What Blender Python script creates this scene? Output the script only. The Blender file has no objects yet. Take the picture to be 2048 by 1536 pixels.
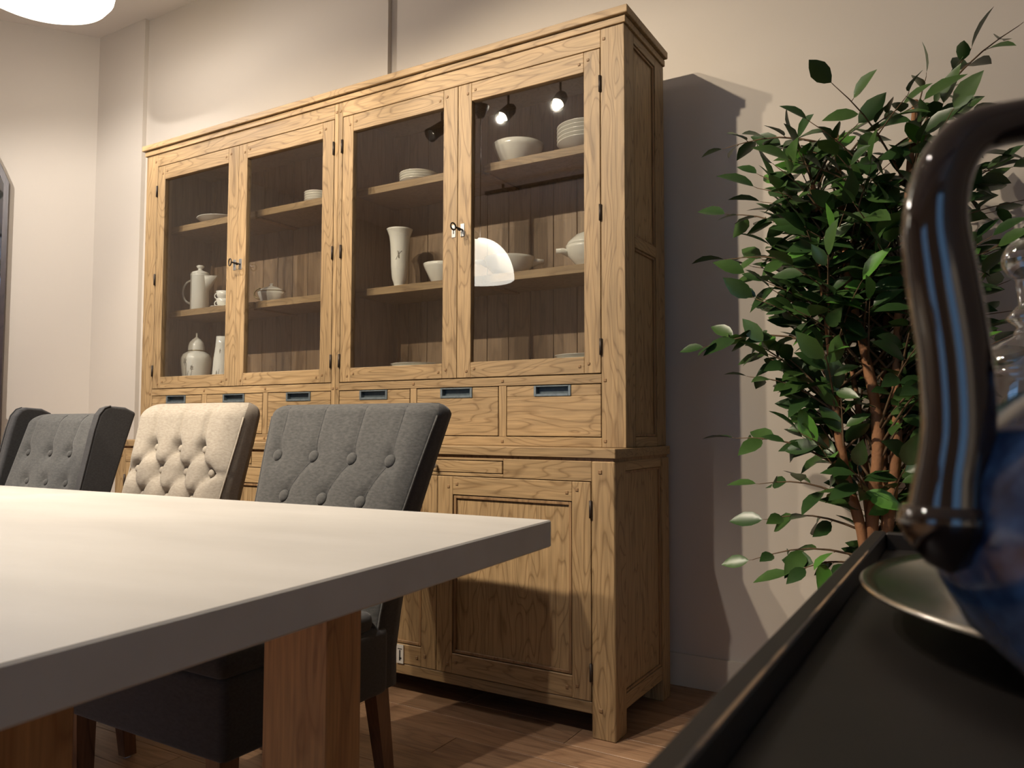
import bpy, bmesh, math, random
from mathutils import Vector, Matrix
random.seed(7)
S = bpy.context.scene
COL = S.collection
PI = math.pi

# ------------------------------------------------------------------ camera
cam = bpy.data.cameras.new('camera'); camo = bpy.data.objects.new('camera', cam); COL.objects.link(camo)
CR = Vector((0.85841765, 0.51294574, 0.00240926)); CU = Vector((0.02529464, -0.04702094, 0.99857359)); CF = Vector((-0.51232735, 0.85713226, 0.05333838))
CP = Vector((0.9195, -2.1302, 0.9205))
M4 = Matrix(((CR.x, CU.x, -CF.x, CP.x), (CR.y, CU.y, -CF.y, CP.y), (CR.z, CU.z, -CF.z, CP.z), (0, 0, 0, 1)))
camo.matrix_world = M4
cam.sensor_width = 36; cam.lens = 1551.34/2048*36; cam.clip_start = .02
cam.dof.use_dof = True; cam.dof.focus_distance = 2.65; cam.dof.aperture_fstop = 10.5
S.camera = camo
S.cycles.use_adaptive_sampling = True; S.cycles.adaptive_threshold = .025; S.cycles.max_bounces = 5; S.cycles.diffuse_bounces = 3; S.cycles.glossy_bounces = 3; S.cycles.transmission_bounces = 4; S.cycles.transparent_max_bounces = 12
S.cycles.caustics_reflective = False; S.cycles.caustics_refractive = False
# ------------------------------------------------------------------ exposure, world
S.view_settings.view_transform = 'Standard'; S.view_settings.look = 'None'
S.view_settings.exposure = 0.22; S.view_settings.gamma = 1.0; S.view_settings.use_curve_mapping = False
W = bpy.data.worlds.new('dusk_sky'); S.world = W; W.use_nodes = True
W.node_tree.nodes['Background'].inputs[0].default_value = (.30, .58, 1.0, 1)
W.node_tree.nodes['Background'].inputs[1].default_value = 1.7
WARM = (1.0, .85, .66); NEUT = (1.0, .90, .81)
SPOT_W = 165.0; PEND_B_W = 33.0; PEND_A_W = 26.0; ROOM_FILL_W = 330.0

# ------------------------------------------------------------------ materials
def nodes(m):
    m.use_nodes = True; nt = m.node_tree
    return nt, nt.nodes, nt.links, nt.nodes['Principled BSDF']
def mat(name, col, rough=.5, metal=0, coat=0, noise=None, bump=None, emit=None):
    m = bpy.data.materials.new(name); nt, N, L, b = nodes(m)
    b.inputs['Base Color'].default_value = (*col, 1); b.inputs['Roughness'].default_value = rough; b.inputs['Metallic'].default_value = metal
    if coat: b.inputs['Coat Weight'].default_value = coat
    if emit: b.inputs['Emission Color'].default_value = (*emit[0], 1); b.inputs['Emission Strength'].default_value = emit[1]
    if noise or bump:
        tc = N.new('ShaderNodeTexCoord'); mp = N.new('ShaderNodeMapping'); L.new(tc.outputs['Object'], mp.inputs[0])
        tx = N.new('ShaderNodeTexNoise'); L.new(mp.outputs[0], tx.inputs['Vector'])
        sc, c2, st, str_ = noise or (bump[0], col, 0, (1, 1, 1))
        tx.inputs['Scale'].default_value = sc; tx.inputs['Detail'].default_value = 5; mp.inputs['Scale'].default_value = str_
        if noise:
            rp = N.new('ShaderNodeValToRGB'); rp.color_ramp.elements[0].color = (*col, 1); rp.color_ramp.elements[1].color = (*c2, 1)
            rp.color_ramp.elements[0].position = .5-st; rp.color_ramp.elements[1].position = .5+st
            L.new(tx.outputs[0], rp.inputs[0]); L.new(rp.outputs[0], b.inputs['Base Color'])
        if bump:
            t2 = N.new('ShaderNodeTexNoise'); t2.inputs['Scale'].default_value = bump[0]; t2.inputs['Detail'].default_value = 3
            L.new(tc.outputs['Object'], t2.inputs['Vector'])
            bp = N.new('ShaderNodeBump'); bp.inputs['Strength'].default_value = bump[1]; bp.inputs['Distance'].default_value = bump[2]
            L.new(t2.outputs[0], bp.inputs['Height']); L.new(bp.outputs[0], b.inputs['Normal'])
    return m
def wood(name, axis, light, mid, dark, rings=13.0, rough=.55, rv=.12, flake=0, lf=1.0):
    """oak: long stretched rings that close into cathedrals, plus fine pores along the grain axis"""
    m = bpy.data.materials.new(name); nt, N, L, b = nodes(m)
    tc = N.new('ShaderNodeTexCoord'); oi = N.new('ShaderNodeObjectInfo')
    ml = N.new('ShaderNodeVectorMath'); ml.operation = 'SCALE'; ml.inputs[0].default_value = (17.3, 9.1, 23.7); L.new(oi.outputs['Random'], ml.inputs['Scale'])
    ad = N.new('ShaderNodeVectorMath'); ad.operation = 'ADD'; L.new(tc.outputs['Object'], ad.inputs[0]); L.new(ml.outputs[0], ad.inputs[1])
    def mapped(long, cross):
        mp = N.new('ShaderNodeMapping'); s = [cross]*3; s['xyz'.index(axis)] = long; mp.inputs['Scale'].default_value = s
        L.new(ad.outputs[0], mp.inputs[0]); return mp
    m1 = mapped(2.3*lf, 13.0)
    n1 = N.new('ShaderNodeTexNoise'); n1.inputs['Scale'].default_value = 1.0; n1.inputs['Detail'].default_value = 1.6; n1.inputs['Roughness'].default_value = .45; n1.inputs['Distortion'].default_value = .35
    L.new(m1.outputs[0], n1.inputs['Vector'])
    mu = N.new('ShaderNodeMath'); mu.operation = 'MULTIPLY'; mu.inputs[1].default_value = rings; L.new(n1.outputs[0], mu.inputs[0])
    fr = N.new('ShaderNodeMath'); fr.operation = 'FRACT'; L.new(mu.outputs[0], fr.inputs[0])
    rp = N.new('ShaderNodeValToRGB'); e = rp.color_ramp.elements
    e[0].position = 0; e[0].color = (*mid, 1); e[1].position = 1; e[1].color = (*mid, 1)
    for pos, c in ((.25, light), (.70, light), (.90, dark)):
        q = e.new(pos); q.color = (*c, 1)
    L.new(fr.outputs[0], rp.inputs[0])
    m2 = mapped(7, 140)
    n2 = N.new('ShaderNodeTexNoise'); n2.inputs['Scale'].default_value = 1.0; n2.inputs['Detail'].default_value = 3; L.new(m2.outputs[0], n2.inputs['Vector'])
    r2 = N.new('ShaderNodeMapRange'); r2.inputs[1].default_value = .35; r2.inputs[2].default_value = .7; r2.inputs[3].default_value = .78; r2.inputs[4].default_value = 1.1; L.new(n2.outputs[0], r2.inputs[0])
    mx = N.new('ShaderNodeMix'); mx.data_type = 'RGBA'; mx.blend_type = 'MULTIPLY'; mx.inputs[0].default_value = 1
    L.new(rp.outputs[0], mx.inputs[6]); L.new(r2.outputs[0], mx.inputs[7])
    hs = N.new('ShaderNodeHueSaturation'); vr = N.new('ShaderNodeMapRange'); vr.inputs[3].default_value = 1-rv; vr.inputs[4].default_value = 1+rv
    L.new(oi.outputs['Random'], vr.inputs[0]); L.new(vr.outputs[0], hs.inputs['Value']); L.new(mx.outputs[2], hs.inputs['Color'])
    L.new(hs.outputs[0], b.inputs['Base Color']); b.inputs['Roughness'].default_value = rough
    bp = N.new('ShaderNodeBump'); bp.inputs['Strength'].default_value = .25; bp.inputs['Distance'].default_value = .001
    L.new(n2.outputs[0], bp.inputs['Height']); L.new(bp.outputs[0], b.inputs['Normal'])
    return m
OL, OM, OD = (.335, .224, .110), (.302, .199, .095), (.210, .130, .058)
OAKX = wood('oak_grain_horizontal', 'x', OL, OM, OD)
OAKZ = wood('oak_grain_vertical', 'z', OL, OM, OD)
OAKY = wood('oak_grain_depth', 'y', OL, OM, OD)
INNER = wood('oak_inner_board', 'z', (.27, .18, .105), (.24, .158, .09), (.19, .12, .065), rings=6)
LEGW = wood('table_leg_wood', 'z', (.42, .205, .075), (.37, .175, .062), (.30, .13, .045), rings=7, rough=.4, rv=.04)
CLEG = wood('chair_leg_wood', 'z', (.16, .075, .038), (.13, .06, .03), (.08, .035, .018), rings=5, rough=.4)
FLOORW = wood('floor_plank_oak', 'x', (.34, .205, .12), (.30, .175, .10), (.23, .13, .075), rings=5, rough=.42, rv=.16)
MOULD = wood('oak_dark_moulding', 'z', (.30, .18, .085), (.26, .15, .07), (.19, .105, .045), rings=5)
PEG = mat('oak_end_grain_peg', (.20, .115, .05), .6, noise=(200, (.26, .155, .07), .2, (1, 1, 1)))
def wallmat(name, c):
    return mat(name, c, .85, noise=(1.3, tuple(x*.96 for x in c), .2, (1, 1, 1)), bump=(220, .06, .002))
WALL = wallmat('beige_wall_paint', (.59, .535, .465))
CEIL = wallmat('white_ceiling_paint', (.72, .69, .66))
SKIRT = wallmat('cream_baseboard_paint', (.62, .57, .48))
CONC = mat('pale_concrete', (.47, .455, .425), .5, noise=(3.0, (.55, .535, .505), .25, (1, 3, 3)), bump=(60, .1, .002))
IRON = mat('dark_iron', (.035, .028, .024), .5, .6, noise=(80, (.06, .045, .035), .2, (1, 1, 1)))
STEEL = mat('brushed_steel', (.55, .56, .56), .35, .9, noise=(120, (.42, .43, .44), .2, (1, 1, 20)))
PULL = mat('blue_grey_zinc', (.23, .27, .29), .45, .75, noise=(90, (.17, .205, .22), .2, (1, 1, 1)))
PULLIN = mat('dark_zinc_recess', (.10, .125, .135), .5, .7, noise=(90, (.08, .1, .11), .2, (1, 1, 1)))
PORC = mat('cream_porcelain', (.84, .82, .73), .18, 0, .4, noise=(6, (.80, .78, .69), .2, (1, 1, 1)))
GOLD = mat('gilt_line', (.35, .27, .13), .35, .6, noise=(60, (.3, .22, .1), .2, (1, 1, 1)))
PRINT = mat('grey_flower_print', (.26, .25, .21), .4, noise=(60, (.33, .3, .25), .2, (1, 1, 1)))
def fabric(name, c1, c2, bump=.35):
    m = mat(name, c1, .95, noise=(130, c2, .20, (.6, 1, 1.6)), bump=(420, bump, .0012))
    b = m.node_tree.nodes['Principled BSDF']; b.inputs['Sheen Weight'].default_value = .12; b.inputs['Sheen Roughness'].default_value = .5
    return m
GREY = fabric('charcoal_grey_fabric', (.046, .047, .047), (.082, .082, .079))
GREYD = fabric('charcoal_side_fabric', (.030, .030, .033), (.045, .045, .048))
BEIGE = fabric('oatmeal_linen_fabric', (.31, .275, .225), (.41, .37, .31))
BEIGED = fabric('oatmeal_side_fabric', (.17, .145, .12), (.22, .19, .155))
BLACK = mat('black_lacquer_tray', (.014, .012, .011), .42, noise=(14, (.02, .017, .015), .2, (1, 1, 1)), bump=(300, .05, .001))
WORN = mat('worn_lacquer_edge', (.30, .20, .12), .5, noise=(12, (.06, .05, .045), .05, (6, 1, 6)))
SILVER = mat('polished_silver', (.80, .78, .72), .2, 1, noise=(5, (.70, .68, .62), .2, (1, 1, 1)))
GLAZE = mat('mottled_blue_glaze', (.010, .022, .062), .16, 0, .5, noise=(60, (.05, .12, .27), .16, (1, 1, 1)))
HANDLE = mat('brown_black_glaze', (.010, .006, .006), .08, 0, .8, noise=(20, (.018, .010, .009), .2, (1, 1, 1)))
OPAL = mat('opal_glass_shade', (.9, .87, .8), .3, emit=((1, .93, .78), 2.2), noise=(3, (.88, .85, .78), .2, (1, 1, 1)))
OPALB = mat('opal_dome_glass', (.9, .87, .8), .3, emit=((1, .92, .78), 2.6), noise=(3, (.88, .85, .78), .2, (1, 1, 1)))
WHITEM = mat('white_enamel', (.7, .69, .67), .4, noise=(10, (.66, .65, .63), .2, (1, 1, 1)))
LENSE = mat('lit_spot_lens', (1, .9, .75), .3, emit=((1, .85, .62), 30), noise=(10, (1, .92, .8), .2, (1, 1, 1)))
BARK = mat('ficus_bark', (.40, .19, .085), .8, noise=(26, (.26, .12, .055), .2, (1, 1, .3)), bump=(90, .5, .004))
TWIG = mat('ficus_twig', (.15, .09, .045), .8, noise=(40, (.10, .06, .03), .2, (1, 1, 1)))
LEAFM = [mat('ficus_leaf_dark', (.022, .055, .016), .34, noise=(22, (.032, .075, .020), .2, (1, 1, 1))),
         mat('ficus_leaf_mid', (.040, .088, .020), .36, noise=(22, (.055, .115, .028), .2, (1, 1, 1))),
         mat('ficus_leaf_light', (.07, .20, .030), .38, noise=(22, (.10, .26, .04), .2, (1, 1, 1)))]
PLANTER = mat('dark_planter', (.05, .045, .04), .6, noise=(18, (.07, .06, .05), .2, (1, 1, 1)))
DARKW = wood('dark_stained_wood', 'z', (.035, .018, .016), (.03, .015, .013), (.02, .01, .009), rings=5, rough=.35)
MIRR = mat('mirror_glass', (.62, .72, .80), .03, 1, noise=(2, (.58, .68, .78), .2, (1, 1, 1)))
PAPER = mat('white_paper_tag', (.62, .60, .56), .6, noise=(40, (.56, .54, .5), .2, (1, 1, 1)))
INK = mat('dark_print_ink', (.03, .03, .03), .7, noise=(60, (.05, .05, .05), .2, (1, 1, 1)))
PLASTIC = mat('clear_glide', (.75, .76, .8), .15, noise=(20, (.7, .71, .75), .2, (1, 1, 1)))
def glassmat(name, tint, gl=.07, edge=.5):
    m = bpy.data.materials.new(name); m.use_nodes = True; nt = m.node_tree; N = nt.nodes; L = nt.links
    N.remove(N['Principled BSDF']); out = N['Material Output']
    t = N.new('ShaderNodeBsdfTransparent'); t.inputs[0].default_value = (*tint, 1)
    g = N.new('ShaderNodeBsdfGlossy'); g.inputs['Roughness'].default_value = .012; g.inputs[0].default_value = (.95, .97, 1, 1)
    lw = N.new('ShaderNodeLayerWeight'); lw.inputs['Blend'].default_value = .3
    mr = N.new('ShaderNodeMapRange'); mr.inputs[3].default_value = gl; mr.inputs[4].default_value = edge; L.new(lw.outputs['Facing'], mr.inputs[0])
    mx = N.new('ShaderNodeMixShader'); L.new(mr.outputs[0], mx.inputs[0]); L.new(t.outputs[0], mx.inputs[1]); L.new(g.outputs[0], mx.inputs[2]); L.new(mx.outputs[0], out.inputs[0])
    return m
PANE = glassmat('clear_door_glass', (.93, .935, .93), .085, .45)
CRYST = glassmat('clear_crystal_glass', (.90, .91, .91), .10, .75)

# ------------------------------------------------------------------ mesh helpers
class MB:
    def __init__(s): s.v = []; s.f = []; s.mi = []; s.smooth = []
    def add(s, vs, fs, smooth=False, mi=0):
        o = len(s.v); s.v += [tuple(v) for v in vs]
        for f in fs: s.f.append([i+o for i in f]); s.smooth.append(smooth); s.mi.append(mi)
        return s
    def box(s, x0, x1, y0, y1, z0, z1, bv=.0):
        if x0 > x1: x0, x1 = x1, x0
        if bv <= 0:
            v = [(x, y, z) for x in (x0, x1) for y in (y0, y1) for z in (z0, z1)]
            f = [(0, 1, 3, 2), (4, 6, 7, 5), (0, 4, 5, 1), (2, 3, 7, 6), (0, 2, 6, 4), (1, 5, 7, 3)]
            return s.add(v, f)
        bm = bmesh.new(); bmesh.ops.create_cube(bm, size=1)
        for q in bm.verts: q.co = Vector(((x0+x1)/2+q.co.x*(x1-x0), (y0+y1)/2+q.co.y*(y1-y0), (z0+z1)/2+q.co.z*(z1-z0)))
        bmesh.ops.bevel(bm, geom=bm.edges[:], offset=bv, segments=1 if bv < .004 else 3, affect='EDGES', profile=.5)
        bm.verts.index_update(); s.add([q.co for q in bm.verts], [[q.index for q in f.verts] for f in bm.faces], bv >= .004); bm.free(); return s
    def lathe(s, prof, n=32, c=(0, 0, 0), sx=1, sy=1):
        vs = []; fs = []; m = len(prof)
        for (r, z) in prof:
            for i in range(n):
                a = 2*PI*i/n; vs.append((c[0]+r*sx*math.cos(a), c[1]+r*sy*math.sin(a), c[2]+z))
        for j in range(m-1):
            for i in range(n):
                k = (i+1) % n; fs.append((j*n+i, j*n+k, (j+1)*n+k, (j+1)*n+i))
        if prof[0][0] > 1e-6: fs.append([i for i in range(n)][::-1])
        if prof[-1][0] > 1e-6: fs.append([(m-1)*n+i for i in range(n)])
        return s.add(vs, fs, True)
    def tube(s, pts, rad, n=8, cap=True, flat=1.0):
        P = [Vector(q) for q in pts]; rs = rad if isinstance(rad, (list, tuple)) else [rad]*len(P)
        vs = []; fs = []; up = None
        for i, q in enumerate(P):
            t = (P[min(i+1, len(P)-1)]-P[max(i-1, 0)]).normalized()
            if up is None:
                up = t.orthogonal().normalized()
            up = (up-t*up.dot(t)); up = up.normalized() if up.length > 1e-6 else t.orthogonal().normalized()
            sd = t.cross(up)
            for k in range(n):
                a = 2*PI*k/n; vs.append(q+(up*math.cos(a)+sd*math.sin(a)*flat)*rs[i])
        for i in range(len(P)-1):
            for k in range(n):
                l = (k+1) % n; fs.append((i*n+k, i*n+l, (i+1)*n+l, (i+1)*n+k))
        if cap: fs.append([k for k in range(n)][::-1]); fs.append([(len(P)-1)*n+k for k in range(n)])
        return s.add(vs, fs, True)
    def prism(s, poly, x0, x1, axis='x'):
        n = len(poly)
        def pt(a, u, v): return (a, u, v) if axis == 'x' else ((u, a, v) if axis == 'y' else (u, v, a))
        vs = [pt(x0, *q) for q in poly]+[pt(x1, *q) for q in poly]
        fs = [list(range(n)), list(range(n, 2*n))[::-1]]+[(i, i+n, (i+1) % n+n, (i+1) % n) for i in range(n)]
        return s.add(vs, fs)
    def taper(s, c0, a0, b0, c1, a1, b1):
        vs = []
        for c, a, b in ((c0, a0, b0), (c1, a1, b1)):
            for sx, sy in ((-1, -1), (1, -1), (1, 1), (-1, 1)): vs.append((c[0]+sx*a/2, c[1]+sy*b/2, c[2]))
        return s.add(vs, [(3, 2, 1, 0), (4, 5, 6, 7)]+[(i, (i+1) % 4, (i+1) % 4+4, i+4) for i in range(4)])
    def mesh(s, name, mats, off=(0, 0, 0)):
        me = bpy.data.meshes.new(name); o = Vector(off)
        me.from_pydata([tuple(Vector(v)-o) for v in s.v], [], s.f); 
        for q in (mats if isinstance(mats, (list, tuple)) else [mats]): me.materials.append(q)
        me.polygons.foreach_set('use_smooth', s.smooth); me.polygons.foreach_set('material_index', s.mi)
        bm = bmesh.new(); bm.from_mesh(me); bmesh.ops.recalc_face_normals(bm, faces=bm.faces[:]); bm.to_mesh(me); bm.free()
        me.update(); return me
    def obj(s, name, mats, parent=None, world=True, **props):
        """mesh object; with a parent whose own coordinates are world ones, vertices are stored relative to it"""
        off = (0, 0, 0)
        if parent is not None and world:
            off = Vector(parent.location); q = parent.parent
            while q is not None: off = off+Vector(q.location); q = q.parent
        o = bpy.data.objects.new(name, s.mesh(name, mats, off)); COL.objects.link(o)
        if parent is not None: o.parent = parent
        for k, v in props.items(): o[k] = v
        return o
def thing(name, label, cat, loc=(0, 0, 0), rz=0, group=None):
    o = bpy.data.objects.new(name, None); COL.objects.link(o); o.location = loc; o.rotation_euler = (0, 0, rz); o.empty_display_size = .05
    o['label'] = label; o['category'] = cat
    if group: o['group'] = group
    return o
def bxo(name, m, parent, *a, bv=.0015, world=True, **pr): return MB().box(*a, bv=bv).obj(name, m, parent, world, **pr)

# ------------------------------------------------------------------ room shell
CZ = 3.28
# floor: planks run along the cabinet; single planks where they show
FL = MB().box(-6.0, 3.4, -5.6, .9, -.08, -.014).obj('floor', FLOORW); FL['kind'] = 'structure'
pw, plen = .125, 1.15
pk = {}
rowi = 0; y = -1.45
while y < .60:
    x = -2.3-((rowi*.43) % plen)
    y1 = min(y+pw, .597)
    while x < 1.6:
        key = round(y1-y, 4)
        if key not in pk: pk[key] = MB().box(0, plen-.0015, 0, y1-y-.0015, -.014, 0, bv=.0008).mesh('plank', FLOORW)
        o = bpy.data.objects.new('plank', pk[key]); COL.objects.link(o); o.parent = FL; o.location = (x, y, 0)
        x += plen
    y += pw; rowi += 1
MB().box(-6.0, 3.4, -5.6, -1.4515, -.014, 0).box(-6.0, -3.45, -1.4515, .9, -.014, 0).box(2.76, 3.4, -1.4515, .9, -.014, 0).obj('plank_field', FLOORW, FL, kind='stuff')
wb = MB()
wb.prism([(-1.367, .597), (3.4, .597), (3.4, .9), (-3.9, .9), (-3.62, .545), (-3.17, .545), (-3.17, .571), (-1.367, .571)], 0, CZ, 'z')
wb.obj('wall_back', WALL)['kind'] = 'structure'
dl = Vector((-.571, -.821, 0)); nl = Vector((-.821, .571, 0)); c0 = Vector((-3.62, .545, 0)); c1 = c0+dl*2.6
MB().prism([(c0.x, c0.y), (c1.x, c1.y), (c1.x+nl.x*.2, c1.y+nl.y*.2), (c0.x+nl.x*.2, c0.y+nl.y*.2)], 0, CZ, 'z').obj('wall_left', WALL)['kind'] = 'structure'
MB().box(-5.3, -5.1, -5.6, -1.58, 0, CZ).obj('wall_side', WALL)['kind'] = 'structure'
MB().box(3.2, 3.4, -5.6, .597, 0, CZ).obj('wall_right', WALL)['kind'] = 'structure'
MB().box(-6.0, 3.4, -5.6, .9, CZ, CZ+.1).obj('ceiling', CEIL)['kind'] = 'structure'
# street side wall with a wide shop window
wf = MB().box(-5.3, 3.4, -5.6, -5.45, 0, .5).box(-5.3, 3.4, -5.6, -5.45, 3.1, CZ).box(-5.3, -2.8, -5.6, -5.45, .5, 3.1).box(-2.8, -.9, -5.6, -5.45, 2.42, 3.1).box(-.9, 1.4, -5.6, -5.45, .5, 3.1).box(3.1, 3.4, -5.6, -5.45, .5, 3.1)
wf.obj('wall_front', WALL)['kind'] = 'structure'
for wi, (wa, wb_, wz, wc_) in enumerate(((-2.8, -.9, 2.42, 1), (1.4, 3.1, 3.1, 1))):
    wn = MB().box(wa, wb_, -5.55, -5.5, .5, .56).box(wa, wb_, -5.55, -5.5, wz-.06, wz)
    st = (wb_-wa-.06)/wc_
    for k in range(wc_+1): wn.box(wa+k*st, wa+k*st+.06, -5.55, -5.5, .56, wz-.06)
    wno = wn.obj('window_%d' % (wi+1), DARKW); wno['kind'] = 'structure'
    for k in range(wc_): MB().box(wa+k*st+.06, wa+(k+1)*st, -5.527, -5.523, .56, wz-.06).obj('pane', PANE, wno)
bb = MB().prism([(0, .585), (3.2, .585), (3.2, .597), (0, .597)], 0, .112, 'z').box(-1.367, 0, .585, .597, 0, .112).box(-3.17, -1.367, .559, .571, 0, .112).box(-3.6, -3.17, .533, .545, 0, .112)
bb.obj('baseboard_back', SKIRT)['kind'] = 'structure'
a0 = c0+dl*.02-nl*.0; MB().prism([(c0.x, c0.y), (c1.x, c1.y), (c1.x-nl.x*.012, c1.y-nl.y*.012), (c0.x-nl.x*.012, c0.y-nl.y*.012)], 0, .112, 'z').obj('baseboard_left', SKIRT)['kind'] = 'structure'

# ------------------------------------------------------------------ lamps
def spot(name, label, loc, target, watt, cone=75, col=WARM, group='track spotlights'):
    loc = Vector(loc); d = (Vector(target)-loc).normalized()
    t = thing(name, label, 'spotlight', loc, 0, group)
    q = d.to_track_quat('-Z', 'Y').to_matrix().to_4x4()
    def rot(mb):
        mb.v = [tuple(q @ Vector(v)) for v in mb.v]; return mb
    rot(MB().lathe([(.0, .20), (.03, .195), (.042, .16), (.046, .04), (.05, .02), (.05, .0), (.045, .0), (.042, .07), (0, .072)], 20)).obj('housing', BLACKM, t, False)
    rot(MB().lathe([(0, .062), (.038, .062), (.038, .068), (0, .068)], 20)).obj('lens', LENSE, t, False)
    top = q @ Vector((0, 0, .13)); MB().tube([top, (top.x, top.y, TRK-loc.z)], .008, 8).obj('arm', BLACKM, t, False)
    MB().box(top.x-.05, top.x+.05, top.y-.016, top.y+.016, TRK-loc.z-.02, TRK-loc.z).obj('adapter', BLACKM, t, False)
    l = bpy.data.lights.new('spot_beam', 'SPOT'); l.energy = watt; l.color = col; l.spot_size = math.radians(cone); l.spot_blend = .45; l.shadow_soft_size = .022
    lo = bpy.data.objects.new('spot_beam', l); COL.objects.link(lo); lo.parent = t; lo.rotation_euler = q.to_euler(); lo.location = d*.01
    return t
BLACKM = mat('black_enamel', (.02, .02, .02), .45, noise=(30, (.03, .03, .03), .2, (1, 1, 1)))
TRK = 3.20
def track(label, y, x0, x1):
    t = thing('light_track', label, 'light track', ((x0+x1)/2, y, TRK))
    MB().box(x0, x1, y-.018, y+.018, TRK, TRK+.035).obj('rail', BLACKM, t)
    for xx in (x0+.2, (x0+x1)/2, x1-.2): MB().box(xx-.01, xx+.01, y-.01, y+.01, TRK+.035, CZ).obj('hanger', BLACKM, t)
track('black ceiling track carrying the spotlights aimed at the oak cabinet', -2.08, -3.2, .2)
spot('track_spotlight', 'black track spotlight second from the right, aimed at the oak cabinet', (-.97, -1.95, 2.97), (-.22, .1, .85), SPOT_W*1.05, 88)
spot('track_spotlight', 'third black track spotlight from the right, aimed at the oak cabinet', (-1.34, -1.95, 2.97), (-.9, .1, 1.15), SPOT_W*.75)
spot('track_spotlight', 'fourth black track spotlight from the right, aimed at the oak cabinet', (-1.76, -1.95, 2.97), (-1.75, .1, 1.2), SPOT_W*.8)
spot('track_spotlight', 'leftmost black track spotlight, aimed at the white corner of the room', (-2.35, -1.95, 2.97), (-3.3, .5, .8), SPOT_W*1.2, col=(1, .94, .88))
spot('track_spotlight', 'rightmost black track spotlight, turned down to the concrete table', (-.55, -1.95, 2.97), (-.55, -1.45, .75), SPOT_W*.55, 80, NEUT)
track('added black ceiling track for the fill spotlights toward the shop window', -4.0, -3.2, 2.6)  # added unseen track and fill spots, giving warm bounce light
spot('track_spotlight', 'added black fill spotlight near the shop window, turned to the left floor', (-1.6, -3.9, 2.97), (-2.4, -3.2, 0), ROOM_FILL_W*1.8, 95, WARM)
spot('track_spotlight', 'added black fill spotlight near the shop window, turned to the right floor', (1.9, -3.9, 2.97), (2.6, -5.0, 0), ROOM_FILL_W*.9, 78, WARM)

def pendant(name, label, c, prof, m, watt, zlight, col, ztop):
    t = thing(name, label, 'pendant lamp', c)
    MB().lathe(prof, 48).obj('lamp_shade', m, t, False)
    zt = max(z for r, z in prof)
    MB().tube([(0, 0, zt), (0, 0, ztop-c[2])], .003, 6).obj('cord', BLACKM, t, False)
    MB().lathe([(0, ztop-c[2]-.07), (.018, ztop-c[2]-.07), (.05, ztop-c[2]-.01), (.05, ztop-c[2]), (0, ztop-c[2])], 20).obj('canopy', BLACKM, t, False)
    if ztop < CZ: MB().tube([(0, 0, ztop-c[2]), (0, 0, CZ-c[2])], .009, 8).obj('rod', BLACKM, t, False)
    l = bpy.data.lights.new('bulb', 'POINT'); l.energy = watt; l.color = col; l.shadow_soft_size = .07
    lo = bpy.data.objects.new('bulb', l); COL.objects.link(lo); lo.parent = t; lo.location = (0, 0, zlight)
    return t
pendant('pendant_lamp', 'large glowing white drum pendant lamp below the ceiling at upper left', (-2.545, -.375, 2.765),
        [(.0, .0), (.16, .004), (.235, .014), (.275, .034), (.30, .068), (.31, .12), (.31, .24), (.296, .252), (.0, .256)], OPAL, PEND_A_W, -.06, NEUT, CZ)
dome = [(.2*math.cos(a), .24*math.sin(a)) for a in [i*PI/2/14 for i in range(14)]]+[(.012, .24)]
dome = dome+[(r*.965, z-.006) for r, z in reversed(dome)]
pendant('pendant_lamp', 'white opal dome pendant lamp hanging over the concrete table', (-1.54, -1.37, 1.77), dome, OPALB, PEND_B_W, .07, NEUT, 2.80)

# ------------------------------------------------------------------ sideboard (lower cabinet)
def panel_frame(parent, x0, x1, z0, z1, y, stile, trail, brail, th=.022, pegs=True, panel=True, mould=.012):
    """framed door with raised square moulding and recessed panel, front face at y"""
    gz0, gz1, gx0, gx1 = z0+brail, z1-trail, x0+stile, x1-stile
    bxo('stile', OAKZ, parent, x0, gx0, y, y+th, z0, z1); bxo('stile', OAKZ, parent, gx1, x1, y, y+th, z0, z1)
    bxo('rail', OAKX, parent, gx0, gx1, y, y+th, gz1, z1); bxo('rail', OAKX, parent, gx0, gx1, y, y+th, z0, gz0)
    if panel:
        bxo('panel', OAKZ, parent, gx0, gx1, y+.010, y+th-.004, gz0, gz1, bv=0)
        m = mould; mb = MB()
        for a in ((gx0+.003, gx0+m, gz0+.003, gz1-.003), (gx1-m, gx1-.003, gz0+.003, gz1-.003)): mb.box(a[0], a[1], y+.003, y+.011, a[2], a[3], .001)
        for a in ((gx0+m, gx1-m, gz1-m, gz1-.003), (gx0+m, gx1-m, gz0+.003, gz0+m)): mb.box(a[0], a[1], y+.003, y+.011, a[2], a[3], .001)
        mb.obj('moulding', MOULD, parent)
    if pegs:
        mb = MB()
        for xs in (-1, 1):
            xe = gx0 if xs < 0 else gx1
            for zc in (z0+brail*.5, z1-trail*.5):
                for k, dx in enumerate((-.017, .017)):
                    mb.box(xe+dx-.005, xe+dx+.005, y-.0025, y+.004, zc-.005+(.006 if k else -.004), zc+.005+(.006 if k else -.004), .0012)
        mb.obj('peg', PEG, parent, kind='stuff')
def hinge(parent, x, y, z):
    MB().tube([(x, y-.003, z-.026), (x, y-.003, z+.026)], .0048, 8).obj('hinge', IRON, parent)
SB = thing('sideboard', 'long oak sideboard base with panelled doors below the glazed hutch', 'sideboard', (-1.235, .235, 0))
D = .47; ZB = .813
for x0, x1 in ((-.076, 0), (-2.47, -2.394)):
    for y0, y1 in ((0, .085), (.402, D)):
        bxo('leg', OAKZ, SB, x0, x1, y0, y1, 0, ZB, bv=.003)
bxo('center_post', OAKZ, SB, -1.258, -1.212, 0, .05, .1035, .7525)
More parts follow.
